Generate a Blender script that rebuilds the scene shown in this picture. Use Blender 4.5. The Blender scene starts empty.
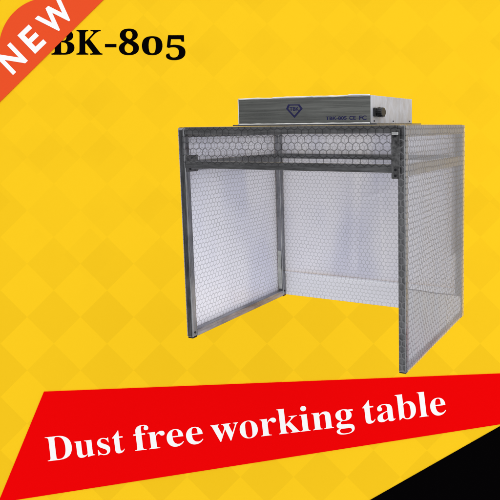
import bpy, bmesh, math, random
from mathutils import Vector, Matrix
random.seed(4)
sc = bpy.context.scene
C = sc.collection

# ------------------------------------------------------------------ camera
F, CX, CY = 612.88, 373.91, 198.08           # focal length and centre of a 500 px frame
YAW, PITCH, ROLL = 0.42196, 0.11603, -0.009343
CAM = Vector((2.1241, -2.3817, 1.0641))
fwd = Vector((-math.sin(YAW)*math.cos(PITCH), math.cos(YAW)*math.cos(PITCH), -math.sin(PITCH)))
r0 = Vector((math.cos(YAW), math.sin(YAW), 0)); u0 = r0.cross(fwd)
cr, sr = math.cos(ROLL), math.sin(ROLL)
rt = r0*cr + u0*sr; up = u0*cr - r0*sr
cd = bpy.data.cameras.new('camera'); cam = bpy.data.objects.new('camera', cd); C.objects.link(cam)
R3 = Matrix((rt, up, -fwd)).transposed()
cam.matrix_world = Matrix.Translation(CAM) @ R3.to_4x4()
cd.sensor_width = 36; cd.lens = F/500*36
cd.shift_x = (250-CX)/500; cd.shift_y = (CY-250)/500
cd.clip_end = 200; cd.clip_start = 0.05
sc.camera = cam
sc.view_settings.view_transform = 'Standard'; sc.view_settings.look = 'None'
sc.view_settings.exposure = 0; sc.view_settings.gamma = 1
sc.render.engine = 'CYCLES'; sc.cycles.max_bounces = 10; sc.cycles.transparent_max_bounces = 16; sc.cycles.filter_width = 1.2

# ------------------------------------------------------------------ node helper
class N:
    def __init__(s, nt): s.t = nt
    def n(s, kind, **k):
        x = s.t.nodes.new(kind)
        for a, b in k.items(): setattr(x, a, b)
        return x
    def put(s, sock, v):
        if isinstance(v, bpy.types.NodeSocket): s.t.links.new(v, sock)
        else: sock.default_value = v
    def m(s, op, a, b=None, c=None, clamp=False):
        x = s.n('ShaderNodeMath', operation=op, use_clamp=clamp)
        for i, v in enumerate((a, b, c)):
            if v is not None: s.put(x.inputs[i], v)
        return x.outputs[0]
    def mix(s, f, a, b):
        x = s.n('ShaderNodeMix', data_type='RGBA')
        s.put(x.inputs[0], f); s.put(x.inputs[6], a); s.put(x.inputs[7], b)
        return x.outputs[2]
    def ramp(s, v, lo, hi, a=0., b=1.):
        x = s.n('ShaderNodeMapRange', interpolation_type='SMOOTHSTEP')
        for i, q in enumerate((v, lo, hi, a, b)): s.put(x.inputs[i], q)
        return x.outputs[0]
    def noise(s, vec, scale, detail=3., rough=.55, stretch=None):
        if stretch:
            mp = s.n('ShaderNodeMapping'); s.put(mp.inputs[0], vec); mp.inputs['Scale'].default_value = stretch
            vec = mp.outputs[0]
        x = s.n('ShaderNodeTexNoise'); s.put(x.inputs['Vector'], vec)
        x.inputs['Scale'].default_value = scale; x.inputs['Detail'].default_value = detail; x.inputs['Roughness'].default_value = rough
        return x.outputs[0]

# ------------------------------------------------------------------ studio light
w = bpy.data.worlds.new('World'); sc.world = w; w.use_nodes = True
q = N(w.node_tree); w.node_tree.nodes.clear()
tc = q.n('ShaderNodeTexCoord')
def lobe(d, lo, hi):
    d = Vector(d).normalized()
    v = q.n('ShaderNodeVectorMath', operation='DOT_PRODUCT'); q.put(v.inputs[0], tc.outputs['Generated']); v.inputs[1].default_value = d
    return q.ramp(v.outputs['Value'], lo, hi)
DARK = lobe((-.75, -.62, .12), .45, .92)      # unlit side of the studio, in front to the left
BRIGHT = lobe((.8, .2, .45), .2, .95)         # big soft light to the right
TOP = lobe((0, -.25, 1), .3, 1.)
st = q.m('ADD', .95, q.m('MULTIPLY', BRIGHT, .35)); st = q.m('ADD', st, q.m('MULTIPLY', TOP, .75))
st = q.m('MULTIPLY', st, q.m('SUBTRACT', 1., q.m('MULTIPLY', DARK, .80)))
bg = q.n('ShaderNodeBackground'); bg.inputs[0].default_value = (.985, .985, 1., 1); q.put(bg.inputs[1], st)
wo = q.n('ShaderNodeOutputWorld'); q.put(wo.inputs[0], bg.outputs[0])
def area(name, loc, target, size, power, col=(1, 1, 1)):
    l = bpy.data.lights.new(name, 'AREA'); l.shape = 'RECTANGLE'; l.size, l.size_y = size; l.energy = power; l.color = col
    o = bpy.data.objects.new(name, l); C.objects.link(o); o.location = loc
    o.rotation_euler = (Vector(target)-Vector(loc)).to_track_quat('-Z', 'Y').to_euler()
    return o
area('studio_softbox', (3.6, -1.6, 3.4), (.7, .3, .5), (1.6, 1.6), 30)

# ------------------------------------------------------------------ materials
def mat(name):
    m = bpy.data.materials.new(name); m.use_nodes = True; m.node_tree.nodes.clear()
    q = N(m.node_tree); o = q.n('ShaderNodeOutputMaterial'); return m, q, o.inputs[0]
def prin(q, out, col, rough=.5, metal=0., spec=.5, bump=None, bs=.1, bd=.002):
    p = q.n('ShaderNodeBsdfPrincipled'); q.put(p.inputs['Base Color'], col); q.put(p.inputs['Roughness'], rough)
    q.put(p.inputs['Metallic'], metal); p.inputs['Specular IOR Level'].default_value = spec
    if bump is not None:
        b = q.n('ShaderNodeBump'); b.inputs['Strength'].default_value = bs; b.inputs['Distance'].default_value = bd
        q.put(b.inputs['Height'], bump); q.put(p.inputs['Normal'], b.outputs[0])
    if out is not None: q.put(out, p.outputs[0])
    return p
def plain(name, col, rough=.6, metal=0., spec=.3):
    m, q, out = mat(name); prin(q, out, (*col, 1), rough, metal, spec); return m

def steel(name, dark, light, scale=30., stretch=(1, 1, 1), rough=.45, metal=.8, rust=0.):
    m, q, out = mat(name); tc = q.n('ShaderNodeTexCoord'); v = tc.outputs['Object']
    a = q.noise(v, scale, 6., .7, stretch); b = q.noise(v, 4., 3., .6)
    f = q.m('ADD', q.m('MULTIPLY', a, .6), q.m('MULTIPLY', b, .4)); f = q.ramp(f, .36, .64)
    col = q.mix(f, (*dark, 1), (*light, 1))
    if rust:
        r = q.ramp(q.noise(v, 9., 4., .6), .66, .72, 0., rust); col = q.mix(r, col, (.09, .05, .04, 1))
    rr = q.ramp(a, .3, .7, rough-.1, rough+.12)
    prin(q, out, col, rr, metal, .5, a, .25, .001); return m
M_POST = steel('dark_galvanised_steel', (.15, .154, .16), (.36, .365, .38), 90, (1, 1, .10), rough=.22, metal=1., rust=.5)
M_RAIL = steel('dull_steel_rail', (.09, .091, .094), (.21, .212, .22), 90, (.08, 1, 1), rough=.26, metal=.7, rust=.5)
M_BOTTOM = steel('grey_steel_rail', (.16, .16, .175), (.46, .46, .49), 45, (1, .08, 1), rough=.36, metal=.8)
M_FRONT = steel('grey_brushed_sheet', (.29, .30, .285), (.35, .36, .34), 60, (.05, 1, 2.5), rough=.33, metal=.95)
M_SIDE = steel('light_streaked_sheet', (.31, .315, .345), (.46, .47, .51), 24, (1, 1.6, .6), rough=.45, metal=.12)
M_BRACKET = steel('bracket_steel', (.04, .04, .042), (.2, .2, .205), 50, rough=.4, metal=.9)
M_BLACK = plain('black_plastic', (.012, .012, .013), .45)
M_PEEL = plain('white_peeling_film', (.75, .75, .74), .4)
M_INK = plain('dark_blue_ink', (.016, .016, .075), .5)
M_SCREW = plain('screw_steel', (.03, .03, .035), .35, .8)
M_SILVER = plain('bright_steel', (.72, .73, .74), .3, .8)

def hexlines(q, vec, pitch, wid):
    """0..1 line mask of a honeycomb of flat-to-flat size pitch (metres)"""
    sp = q.n('ShaderNodeSeparateXYZ'); q.put(sp.inputs[0], vec)
    x = q.m('DIVIDE', sp.outputs[0], pitch); y = q.m('DIVIDE', sp.outputs[1], pitch); S3 = math.sqrt(3)
    def cell(ox, oy):
        a = q.m('SUBTRACT', q.m('FLOORED_MODULO', q.m('ADD', x, ox), 1.), .5)
        b = q.m('SUBTRACT', q.m('FLOORED_MODULO', q.m('ADD', y, oy), S3), S3/2)
        return a, b, q.m('ADD', q.m('MULTIPLY', a, a), q.m('MULTIPLY', b, b))
    a1, b1, d1 = cell(0., 0.); a2, b2, d2 = cell(.5, S3/2)
    t = q.m('LESS_THAN', d1, d2); it = q.m('SUBTRACT', 1., t)
    a = q.m('ABSOLUTE', q.m('ADD', q.m('MULTIPLY', a1, t), q.m('MULTIPLY', a2, it)))
    b = q.m('ABSOLUTE', q.m('ADD', q.m('MULTIPLY', b1, t), q.m('MULTIPLY', b2, it)))
    e = q.m('MAXIMUM', a, q.m('ADD', q.m('MULTIPLY', a, .5), q.m('MULTIPLY', b, S3/2)))
    return q.ramp(e, .5-wid*1.6, .5-wid*.5)
def film(name, col, line, clear, pitch=.034, wid=.085, lstr=.8, trans=.4, tint2=None, spec=.45, rough=.24, warp=.013):
    m, q, out = mat(name); uv = q.n('ShaderNodeUVMap').outputs[0]
    nt_ = q.n('ShaderNodeTexNoise'); q.put(nt_.inputs['Vector'], uv); nt_.inputs['Scale'].default_value = 13.; nt_.inputs['Detail'].default_value = 2.
    of = q.n('ShaderNodeVectorMath', operation='MULTIPLY_ADD'); q.put(of.inputs[0], nt_.outputs['Color']); of.inputs[1].default_value = (warp, warp, 0); q.put(of.inputs[2], uv)
    h = q.m('MULTIPLY', hexlines(q, of.outputs[0], pitch, wid), lstr)
    fine = q.noise(uv, 9., 4., .6)
    h = q.m('MULTIPLY', h, q.ramp(fine, .25, .7, .7, 1.))
    base = (*col, 1)
    if tint2: base = q.mix(q.ramp(q.noise(uv, 2.3, 2., .5, (1, .45, 1)), .42, .62), base, (*tint2, 1))
    hc = h if clear < .3 else q.m('DIVIDE', h, q.m('ADD', h, q.m('MULTIPLY', 1-clear, q.m('SUBTRACT', 1., h))))
    c = q.mix(hc, base, (*line, 1))
    p = prin(q, None, c, rough, 0., spec, q.noise(uv, 26., 3.), .25, .004)
    tl = q.n('ShaderNodeBsdfTranslucent'); q.put(tl.inputs[0], c)
    mx = q.n('ShaderNodeMixShader'); mx.inputs[0].default_value = trans; q.put(mx.inputs[1], p.outputs[0]); q.put(mx.inputs[2], tl.outputs[0])
    tr = q.n('ShaderNodeBsdfTransparent')
    m2 = q.n('ShaderNodeMixShader'); q.put(m2.inputs[0], q.m('MULTIPLY', clear, q.m('SUBTRACT', 1., h)))
    q.put(m2.inputs[1], mx.outputs[0]); q.put(m2.inputs[2], tr.outputs[0]); q.put(out, m2.outputs[0])
    return m
M_FILM_REAR = film('milky_grid_film', (.88, .89, .98), (.22, .23, .28), .0, pitch=.0262, wid=.07, trans=.06, tint2=(.72, .74, .89), lstr=.45)
M_FILM_HEM = film('double_grid_film', (.86, .88, .97), (.26, .27, .30), .0, pitch=.0262, wid=.07, trans=.06, lstr=.42)
M_FILM_LEFT = film('milky_side_film', (.86, .87, .97), (.24, .24, .29), .0, pitch=.0262, wid=.075, trans=.08, tint2=(.72, .74, .89), lstr=.58)
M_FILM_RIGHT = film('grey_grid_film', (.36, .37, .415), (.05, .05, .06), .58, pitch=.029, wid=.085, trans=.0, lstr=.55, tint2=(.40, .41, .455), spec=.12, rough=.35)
M_FILM_RHEM = film('milky_skirt_film', (.62, .63, .67), (.2, .2, .22), .0, trans=.0, lstr=0., spec=.1)
M_FILM_FRONT = film('clear_grid_film', (.80, .80, .82), (.02, .02, .022), .97, pitch=.036, lstr=.7, wid=.05, spec=.03, rough=.6, trans=.1)
M_FILM_TOP = film('top_film', (.85, .85, .87), (.2, .2, .2), .6)
M_FILM_POST = film('film_on_post', (.55, .55, .57), (.26, .26, .27), .95, pitch=.032, lstr=.55, wid=.07, spec=.15, trans=.1)
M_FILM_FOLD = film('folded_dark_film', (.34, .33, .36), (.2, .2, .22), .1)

# ------------------------------------------------------------------ mesh helpers
def link(name, bm, m, parent=None, smooth=False, loc=None):
    me = bpy.data.meshes.new(name); bmesh.ops.recalc_face_normals(bm, faces=bm.faces) if smooth != 'keep' else None
    bm.to_mesh(me); bm.free(); me.materials.append(m)
    if smooth: me.polygons.foreach_set('use_smooth', [True]*len(me.polygons))
    o = bpy.data.objects.new(name, me); C.objects.link(o); o.parent = parent
    if loc is not None: o.location = loc
    return o
def box(bm, x0, x1, y0, y1, z0, z1, bev=0.):
    r = bmesh.ops.create_cube(bm, size=1); vs = r['verts']
    bmesh.ops.scale(bm, vec=(x1-x0, y1-y0, z1-z0), verts=vs)
    bmesh.ops.translate(bm, vec=((x0+x1)/2, (y0+y1)/2, (z0+z1)/2), verts=vs)
    if bev:
        es = list({e for v in vs for e in v.link_edges})
        bmesh.ops.bevel(bm, geom=es, offset=bev, segments=2, affect='EDGES', profile=.5)
def boxo(name, dims, m, parent, bev=.002):
    bm = bmesh.new(); box(bm, *dims, bev); return link(name, bm, m, parent)
def prism(pts, z0, z1):
    bm = bmesh.new(); n = len(pts)
    a = [bm.verts.new((x, y, z0)) for x, y in pts]; b = [bm.verts.new((x, y, z1)) for x, y in pts]
    bm.faces.new(b); bm.faces.new(a[::-1])
    for i in range(n): bm.faces.new((a[i], a[(i+1) % n], b[(i+1) % n], b[i]))
    return bm
def thing(o, label, cat, group=None):
    o['label'] = label; o['category'] = cat
    if group: o['group'] = group
    return o
def empty(name, loc, label, cat):
    o = bpy.data.objects.new(name, None); C.objects.link(o); o.location = loc; return thing(o, label, cat)
def serif(s):
    o = ''
    for c in s:
        if 'A' <= c <= 'Z': o += chr(0x1D400+ord(c)-65)
        elif 'a' <= c <= 'z': o += chr(0x1D41A+ord(c)-97)
        elif '0' <= c <= '9': o += chr(0x1D7CE+ord(c)-48)
        else: o += c
    return o
def glyphs(text, x0, x1, y0, y1, thick, bold=0., skew=0.):
    """letters as a mesh whose outline fills the rectangle x0..x1, y0..y1"""
    cu = bpy.data.curves.new('t', 'FONT'); cu.body = text; cu.size = 1; cu.offset = bold; cu.resolution_u = 6
    o = bpy.data.objects.new('t', cu); C.objects.link(o)
    me = bpy.data.meshes.new_from_object(o.evaluated_get(bpy.context.evaluated_depsgraph_get()))
    bm = bmesh.new(); bm.from_mesh(me)
    bpy.data.objects.remove(o); bpy.data.curves.remove(cu); bpy.data.meshes.remove(me)
    xs = [v.co.x for v in bm.verts]; ys = [v.co.y for v in bm.verts]
    ax, bx, ay, by = min(xs), max(xs), min(ys), max(ys)
    for v in bm.verts:
        v.co.x = x0+(v.co.x-ax)/(bx-ax)*(x1-x0); v.co.y = y0+(v.co.y-ay)/(by-ay)*(y1-y0); v.co.z = 0
    bmesh.ops.remove_doubles(bm, verts=bm.verts, dist=(y1-y0)*1e-4)
    r = bmesh.ops.extrude_face_region(bm, geom=list(bm.faces))
    bmesh.ops.translate(bm, vec=(0, 0, thick), verts=[g for g in r['geom'] if isinstance(g, bmesh.types.BMVert)])
    bmesh.ops.recalc_face_normals(bm, faces=bm.faces)
    for f in bm.faces: f.smooth = False
    return bm

# ------------------------------------------------------------------ printed backdrop board
DB = 6.0; PX = DB/F                                   # one design unit of the board print, in metres
BO = CAM + fwd*DB + rt*((250-CX)*PX) - up*((250-CY)*PX)
BM = Matrix.Translation(BO) @ R3.to_4x4()
def bp(x, y): return ((x-250)*PX, (250-y)*PX)
m, q, out = mat('yellow_diamond_print'); tc = q.n('ShaderNodeTexCoord')
sp = q.n('ShaderNodeSeparateXYZ'); q.put(sp.inputs[0], tc.outputs['Object'])
dx = q.m('ADD', q.m('DIVIDE', sp.outputs[0], PX), 250-267.); dy = q.m('SUBTRACT', 250-317., q.m('DIVIDE', sp.outputs[1], PX))
nz = q.noise(tc.outputs['Object'], 1.5, 2.)
def layer(ox, oy, D=53.3):
    a = q.m('DIVIDE', q.m('ADD', q.m('ADD', dx, ox), q.m('ADD', dy, oy)), D)
    b = q.m('DIVIDE', q.m('SUBTRACT', q.m('ADD', dx, ox), q.m('ADD', dy, oy)), D)
    ra, rb = q.m('ROUND', a), q.m('ROUND', b)
    par = q.m('SUBTRACT', 1., q.m('ABSOLUTE', q.m('FLOORED_MODULO', q.m('ADD', ra, rb), 2.)))
    cv = q.n('ShaderNodeCombineXYZ'); q.put(cv.inputs[0], ra); q.put(cv.inputs[1], rb)
    wn = q.n('ShaderNodeTexWhiteNoise', noise_dimensions='2D'); q.put(wn.inputs['Vector'], cv.outputs[0])
    return par, wn.outputs['Value']
p1, w1 = layer(0, 0); p2, w2 = layer(17, 9)
low = q.ramp(dy, -140., 10.)                           # print is clean in the lower part, muddled higher up
s1 = q.m('MULTIPLY', p1, q.m('ADD', q.m('MULTIPLY', low, .45), q.m('ADD', .25, q.m('MULTIPLY', w1, .35))))
s2 = q.m('MULTIPLY', q.m('MULTIPLY', p2, w2), q.m('MULTIPLY', q.m('SUBTRACT', 1., low), q.ramp(nz, .4, .6, .1, .7)))
s = q.m('ADD', q.m('ADD', s1, s2), q.m('MULTIPLY', q.m('SUBTRACT', nz, .5), .3), clamp=True)
col = q.mix(s, (.945, .588, .0135, 1), (.885, .545, .0125, 1))
prin(q, out, col, .7, 0., 0.); M_YEL = m
M_RED = plain('red_print', (.83, .0015, .0022), .7, 0, 0)
M_ORANGE = plain('orange_print', (.80, .082, .022), .7, 0, 0)
M_WHITE = plain('white_print', (.93, .93, .93), .7, 0, 0)
M_INKB = plain('black_print', (.0015, .0012, .0015), .8, 0, 0)

def onboard(name, bm, m, parent=None):
    o = link(name, bm, m, parent)
    if parent is None: o.matrix_world = BM
    return o
bd = onboard('backdrop', prism([bp(-200, 700), bp(760, 700), bp(760, -160), bp(-200, -160)], -.02, 0), M_YEL)
bd['kind'] = 'structure'
ban = onboard('banner', prism([bp(-1.5, 502.5), bp(760, 383.5), bp(760, 363), bp(44.2, 391.5)], 0.001, .006), M_RED)
thing(ban, 'long slanted red band with white serif words across the bottom of the backdrop', 'banner')
ang = math.atan2(47., 398.)
for word, xa, xb, cap, dsc in (('Dust', 48, 125.5, 24.5, 0), ('free', 135.5, 204, 25.5, 0), ('working', 212.5, 354.5, 25.5, 7.6), ('table', 364.5, 446.5, 25.5, 0)):
    L = (xb-xa)/math.cos(ang); base = 461.3-(xa-50)*math.tan(ang)
    bm = glyphs(serif(word), 0, L*PX, -dsc*PX, cap*PX, .0008, bold=-.005)
    bmesh.ops.rotate(bm, verts=bm.verts, cent=(0, 0, 0), matrix=Matrix.Rotation(ang, 3, 'Z'))
    x, y = bp(xa, base); bmesh.ops.translate(bm, verts=bm.verts, vec=(x, y, .0062))
    link('word', bm, M_WHITE, ban)
blk = onboard('black_triangle', prism([bp(502, 424.9), bp(18, 700), bp(760, 700), bp(760, 384.6)], .001, .005), M_INKB)
thing(blk, 'plain black slanted panel filling the lower right corner of the backdrop under the red band', 'backdrop shape')
hd = bpy.data.objects.new('heading_lettering', None); C.objects.link(hd); hd.matrix_world = BM
thing(hd, 'black bold serif heading lettering high on the yellow backdrop beside the orange corner badge', 'lettering')
for ch, xa, xb, ya, yb, nm in (('B', 51.5, 74.5, 30, 54.7, 'letter'), ('K', 76.5, 102.5, 30, 54.7, 'letter'), ('-', 105, 116.5, 44, 47.3, 'hyphen'),
                           ('8', 119, 139, 28.6, 55.2, 'digit'), ('0', 142, 162.5, 36.2, 55.2, 'digit'), ('5', 166, 185.5, 35.2, 60.2, 'digit')):
    x0, y1 = bp(xa, ya); x1, y0 = bp(xb, yb)
    bm = glyphs(serif(ch), x0, x1, y0, y1, .0008, bold=.004)
    bmesh.ops.translate(bm, verts=bm.verts, vec=(0, 0, .001)); link(nm, bm, M_INKB, hd)
pts = [bp(-3, 105.3), bp(107, -3.3)]
pts += [bp(49-49.5*math.sin(t), 49-51*math.cos(t)) for t in [math.radians(k) for k in range(-2, 93, 4)]] + [bp(-3, 52)]
bad = onboard('corner_badge', prism(pts, .005, .009), M_ORANGE)
thing(bad, 'orange badge with white capital letters in the top left corner', 'badge')
A = math.radians(43.8)
for ch, s0, s1, lo in (('N', .0, 20.6, 0), ('E', 30.5, 46.5, 0), ('W', 54.5, 88, 0)):
    bm = glyphs(ch, s0*PX, s1*PX, lo*PX, 25.5*PX, .0008, bold=.026)
    bmesh.ops.rotate(bm, verts=bm.verts, cent=(0, 0, 0), matrix=Matrix.Rotation(A, 3, 'Z'))
    x, y = bp(13.6, 75.2); bmesh.ops.translate(bm, verts=bm.verts, vec=(x, y, .0092)); link('letter', bm, M_WHITE, bad)

# ------------------------------------------------------------------ the booth
W, D, H, T = 1.2, .885, 1.07, .035
B = empty('work_booth', (0, 0, 0), 'open-fronted steel frame booth with honeycomb-patterned film curtains and flat fan unit on top', 'booth')
def post(x, y, m=M_POST):
    bm = bmesh.new(); box(bm, x, x+T, y, y+T, .001, H-.001, .0045); return link('post', bm, m, B)
pfl = post(0, 0); pfr = post(W-T, 0); prl = post(0, D-T); prr = post(W-T, D-T)
e = .0015
def rail(name, dims, m=M_RAIL): return boxo(name, dims, m, B, .002)
rail('top_rail', (T+e, W-T-e, .001, T-.001, H-T, H)); rail('top_rail', (T+e, W-T-e, D-T+.001, D-.001, H-T, H))
for x in (0, W-T): rail('top_rail', (x+.001, x+T-.001, T+e, D-T-e, H-.05, H))
MZ = .845*H
rail('middle_rail', (T+e, W-T-e, .001, T-.001, MZ-T, MZ)); rail('middle_rail', (T+e, W-T-e, D-T+.001, D-.001, MZ-T*.85, MZ))
for x in (0, W-T): rail('middle_rail', (x+.001, x+T-.001, T+e, D-T-e, MZ-.05, MZ))
for x in (0, W-T): rail('bottom_rail', (x+.001, x+T-.001, T+e, D-T-e, 0, T), M_BOTTOM)
# corner brackets with screws on the front posts
def screws(br, spots):
    for (c, axis) in spots:
        bm = bmesh.new(); r = bmesh.ops.create_cone(bm, cap_ends=True, segments=14, radius1=.006, radius2=.0045, depth=.004)
        if axis == 'y': bmesh.ops.rotate(bm, verts=bm.verts, cent=(0, 0, 0), matrix=Matrix.Rotation(math.pi/2, 3, 'X'))
        if axis == 'x': bmesh.ops.rotate(bm, verts=bm.verts, cent=(0, 0, 0), matrix=Matrix.Rotation(math.pi/2, 3, 'Y'))
        bmesh.ops.translate(bm, verts=bm.verts, vec=c); link('screw', bm, M_SCREW, br)
b1 = boxo('corner_bracket', (W-T-.020, W-T+.016, -.020, -.014, MZ-T-.022, H-.018), M_BRACKET, B, .001)
screws(b1, [((W-T-.002, -.022, MZ-T-.010), 'y'), ((W-T-.002, -.022, MZ-.02), 'y'), ((W-T-.002, -.022, H-.045), 'y')])
b2 = boxo('corner_bracket', (T, T+.004, .006, T+.055, MZ-T-.02, MZ+.028), M_BRACKET, B, .001)
screws(b2, [((T+.006, .03, MZ-T-.006), 'x'), ((T+.006, .045, MZ+.015), 'x')])
b3 = boxo('corner_bracket', (T, T+.004, .006, T+.06, H-T-.012, H-.006), M_BRACKET, B, .001); screws(b3, [((T+.006, .05, H-.026), 'x')])
screws(pfl, [((T+.002, .018, .024), 'x'), ((T+.002, .018, H-.02), 'x')])
screws(prl, [((T+.002, D-.02, .03), 'x')]); screws(prl, [((T+.002, D-.02, MZ-.012), 'x')])
boxo('foot', (.002, T-.002, .002, T-.002, -.004, .0012), M_BLACK, pfl, .0005); boxo('foot', (W-T+.002, W-.002, .002, T-.002, -.004, .0012), M_BLACK, pfr, .0005)
boxo('foot', (.002, T-.002, D-T+.002, D-.002, -.004, .0012), M_BLACK, prl, .0005); boxo('foot', (W-T+.002, W-.002, D-T+.002, D-.002, -.004, .0012), M_BLACK, prr, .0005)
M_PALE = steel('pale_film_strip', (.34, .35, .33), (.60, .61, .58), 20, metal=0)
boxo('film_strip', (.003, T-.008, D-T-.0025, D-T-.0005, .045, .29), M_PALE, prl, .0005)
# small bright steel clips near the top of the front posts
boxo('edge_clip', (W-T-.017, W-T+.012, -.024, -.020, H-.040, H-.030), M_SILVER, b1, .001)
boxo('edge_clip', (.004, T+.006, -.004, -.0005, H-.014, H-.004), M_SILVER, pfl, .001)

from mathutils import noise as mn
def sheet(name, O, U, V, lu, lv, m, disp, parent=B, nu=90, nv=90, uo=(0, 0)):
    O, U, V = Vector(O), Vector(U), Vector(V); Nn = U.cross(V)
    bm = bmesh.new(); g = []
    uvl = bm.loops.layers.uv.new('UVMap')
    for j in range(nv+1):
        g.append([bm.verts.new(O+U*(lu*i/nu)+V*(lv*j/nv)+Nn*disp(lu*i/nu, lv*j/nv)) for i in range(nu+1)])
    for j in range(nv):
        for i in range(nu):
            f = bm.faces.new((g[j][i], g[j][i+1], g[j+1][i+1], g[j+1][i]))
            for l, (a, b) in zip(f.loops, ((i, j), (i+1, j), (i+1, j+1), (i, j+1))):
                l[uvl].uv = (lu*a/nu+uo[0], lv*b/nv+uo[1])
    return link(name, bm, m, parent, 'keep') if False else _sm(link(name, bm, m, parent, 'keep'))
def _sm(o): o.data.polygons.foreach_set('use_smooth', [True]*len(o.data.polygons)); return o
def ridge(t, c, wd, a): return a*math.exp(-((t-c)/wd)**2)
def fold_rear(u, v):
    z = .010*mn.noise((u*2.2, v*.7, 1.3)) + .003*mn.noise((u*9, v*2.5, 4.))
    z += ridge(u, .50+.06*v, .04, .014)+ridge(u, .545+.06*v, .012, -.010)+ridge(u, .30, .07, .006)+ridge(u, .72-.05*v, .010, .006)+ridge(u, .80+.10*v, .008, .004)
    z += ridge(v-.30*(u-.6), .50, .010, .007)*ridge(u, .68, .09, 1.)
    return z*min(1, v*6)*min(1, max(0, .91-v)*6)
rear = sheet('rear_curtain', (W-.006, D+.003, .150), (-1, 0, 0), (0, 0, 1), W-.012, H-.158, M_FILM_REAR, lambda u, v: -fold_rear(W-u, v)*.9+.012*0+.0, nu=140)
def hemd(u, v): return -.003-.004*math.sin(u*9)*v*6-.014*math.exp(-((v-.148)/.010)**2)
hem = sheet('hem', (W-.006, D+.001, .0), (-1, 0, 0), (0, 0, 1), W-.012, .155, M_FILM_HEM, lambda u, v: hemd(u, v)+.006, rear, nu=120, nv=30, uo=(0, .006))
def fold_l(u, v):
    return (.006*mn.noise((u*2.4, v*1.4, 7.))+.002*mn.noise((u*8, v*5, 2.)))*min(1, u*8)*min(1, (D-u)*8)
lc = sheet('side_curtain', (-.003, 0.002, .004), (0, 1, 0), (0, 0, 1), D-.004, H-.008, M_FILM_LEFT, lambda u, v: -abs(fold_l(u, v)))
def fold_r(u, v):
    cz = .30-.16*(u/D)
    z = .004*mn.noise((u*2.8, v*1.2, 9.))+.0015*mn.noise((u*10, v*4, 2.))
    return abs(z)+.001
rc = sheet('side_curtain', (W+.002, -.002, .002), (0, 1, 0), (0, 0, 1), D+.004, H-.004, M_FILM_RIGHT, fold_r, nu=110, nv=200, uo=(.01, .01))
def skirt(bm):
    n = 60; uvl = bm.loops.layers.uv.new('UVMap')
    a = [bm.verts.new((W-.0005-.002*abs(math.sin(i*.4)), .002+(D-.006)*i/n, T+.002)) for i in range(n+1)]
    b = [bm.verts.new((W-.0005-.002*abs(math.sin(i*.4+.6)), .002+(D-.006)*i/n, .375-.262*i/n+.0012*math.sin(i*.17))) for i in range(n+1)]
    for i in range(n): bm.faces.new((a[i], a[i+1], b[i+1], b[i]))
bm = bmesh.new(); skirt(bm); sk = link('hem', bm, M_FILM_RHEM, rc); sk.location.x = -.0005
bm = bmesh.new()
pts_ = [(W-.001, .002+(D-.006)*i/60, .375-.262*i/60+.0012*math.sin(i*.17)) for i in range(61)]
rg = [[bm.verts.new((p[0]+.0014*math.cos(k*math.pi/3), p[1], p[2]+.0022*math.sin(k*math.pi/3))) for k in range(6)] for p in pts_]
for a_, b_ in zip(rg, rg[1:]):
    for k in range(6): bm.faces.new((a_[k], a_[(k+1) % 6], b_[(k+1) % 6], b_[k]))
link('hem_seam', bm, plain('seam_thread', (.10, .10, .13), .6), rc, True)
sheet('post_film', (W-T+.004, -.0065, .002), (1, 0, 0), (0, 0, 1), T-.004, H-.06, M_FILM_POST, lambda u, v: .001*mn.noise((u*8, v*6, 1)), nu=6, nv=80, uo=(.012, 0))
sheet('valance', (T*.9, -.010, MZ-.012), (1, 0, 0), (0, 0, 1), W-T*.9-.012, H-MZ+.011, M_FILM_FRONT, lambda u, v: .003*mn.noise((u*5, v*4, 1)), nu=120, nv=24)
sheet('top_curtain', (.003, .003, H+.0015), (1, 0, 0), (0, 1, 0), W-.006, D-.006, M_FILM_TOP, lambda u, v: 0, nu=4, nv=4)
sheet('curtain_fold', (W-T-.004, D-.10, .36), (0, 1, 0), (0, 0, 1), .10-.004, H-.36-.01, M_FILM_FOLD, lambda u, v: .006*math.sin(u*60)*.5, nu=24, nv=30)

# fan unit
FX0, FX1, FY0, FY1, FH = .307, 1.010, .079, .586, .122
Z0 = H+.009
fan = boxo('fan_housing', (FX0, FX1, FY0, FY1, Z0, Z0+FH), M_SIDE, B, .0015)
boxo('base_plate', (FX0-.022, FX1+.035, FY0-.02, FY1+.04, H+.003, H+.0085), M_RAIL, B, .001)
boxo('front_plate', (FX0+.004, FX1-.002, FY0-.0025, FY0-.0003, Z0+.004, Z0+FH-.005), M_FRONT, fan, .0006)
# white protective film curling along the edges of the front plate
def curl(name, pts, r):
    bm = bmesh.new(); ring = []
    for k, p in enumerate(pts):
        rr = r*(1+.5*mn.noise((p[0]*25, 3, 1)))
        ring.append([bm.verts.new((p[0], p[1]+rr*.9*math.cos(a), p[2]+rr*1.2*math.sin(a))) for a in [i*math.pi/4 for i in range(8)]])
    for a, b in zip(ring, ring[1:]):
        for i in range(8): bm.faces.new((a[i], a[(i+1) % 8], b[(i+1) % 8], b[i]))
    bm.faces.new(ring[0][::-1]); bm.faces.new(ring[-1]); return link(name, bm, M_PEEL, fan, True)
xs = [FX0+.002+(FX1-FX0-.006)*i/70 for i in range(71)]
curl('protective_film', [(x, FY0-.003, Z0+FH-.001+.004*abs(mn.noise((x*6, 0, 5)))+(.0018 if .5 < x < .72 or x > .9 else 0)) for x in xs], .0028)
curl('protective_film', [(x, FY0-.006, Z0+.0005) for x in xs], .0032)
boxo('protective_film', (FX0-.0005, FX0+.0035, FY0-.0035, FY0-.0005, Z0+.006, Z0+FH-.004), M_PEEL, fan, .0005)
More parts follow.
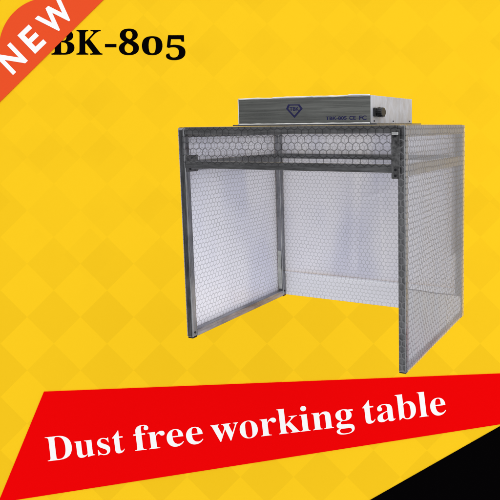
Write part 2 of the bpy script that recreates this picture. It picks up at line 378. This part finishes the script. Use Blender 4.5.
def fpos(px, py):
    f = (px-238.5)/132.5; t = f*.926/(1-f+f*.926)
    top = 101.2-2.2*f; bot = 126+.6*f
    return FX0+(FX1-FX0)*t, Z0+FH*(1-(py-top)/(bot-top))
def onface(bm):   # from drawing plane x,y to the front plate x,z
    bmesh.ops.rotate(bm, verts=bm.verts, cent=(0, 0, 0), matrix=Matrix.Rotation(math.pi/2, 3, 'X'))
    bmesh.ops.translate(bm, verts=bm.verts, vec=(0, FY0-.0026, 0)); return bm
gem = [fpos(*p) for p in ((294.2, 106.9), (305.8, 106.9), (308.8, 111.2), (300.4, 120.2), (292, 111.2))]
c = Vector((sum(p[0] for p in gem)/5, sum(p[1] for p in gem)/5))
inn = [tuple(c+(Vector(p)-c)*.74) for p in gem]
bm = bmesh.new(); vo = [bm.verts.new((*p, 0)) for p in gem]; vi = [bm.verts.new((*p, 0)) for p in inn]
for i in range(5): bm.faces.new((vo[i], vo[(i+1) % 5], vi[(i+1) % 5], vi[i]))
r = bmesh.ops.extrude_face_region(bm, geom=list(bm.faces)); bmesh.ops.translate(bm, vec=(0, 0, .0008), verts=[g for g in r['geom'] if isinstance(g, bmesh.types.BMVert)])
link('emblem', onface(bm), M_INK, fan)
def ftext(s, xa, xb, ya, yb, bold=.02):
    x0, z1 = fpos(xa, ya); x1, z0 = fpos(xb, yb); link('lettering', onface(glyphs(s, x0, x1, z0, z1, .0008, bold)), M_INK, fan)
ftext('TBK', 295.6, 305.2, 109.4, 113.4)
ftext('TBK-805', 331, 350, 119.3, 122.8); ftext('CE', 352.4, 358, 119.1, 122.9); ftext('FC', 361, 367.3, 118.9, 123.2)
# power connector on the right side of the fan unit
bm = bmesh.new(); box(bm, FX1+.0005, FX1+.010, FY0+.020, FY0+.135, Z0+.030, Z0+.068, .003)
so = link('power_socket', bm, M_BLACK, fan)
bm = bmesh.new(); n = 28; rings = []
for xx, rr in ((0, .021), (.006, .0215), (.007, .019), (.022, .019), (.024, .016)):
    rings.append([bm.verts.new((FX1+.0102+xx, FY0+.06+(rr+(.0012 if k % 2 and rr > .017 else 0))*1.5*math.cos(k*2*math.pi/n), Z0+.049+(rr+(.0012 if k % 2 and rr > .017 else 0))*math.sin(k*2*math.pi/n))) for k in range(n)])
for a_, b_ in zip(rings, rings[1:]):
    for k in range(n): bm.faces.new((a_[k], a_[(k+1) % n], b_[(k+1) % n], b_[k]))
bm.faces.new(rings[0][::-1]); bm.faces.new(rings[-1]); link('plug', bm, M_BLACK, so)
# small rivets along the fan unit side and base plate
for yy in (.03, .25, .47):
    bm = bmesh.new(); bmesh.ops.create_uvsphere(bm, u_segments=10, v_segments=6, radius=.0035)
    bmesh.ops.translate(bm, verts=bm.verts, vec=(FX1+.001, FY0+yy, Z0+.010)); link('rivet', bm, M_SCREW, fan)
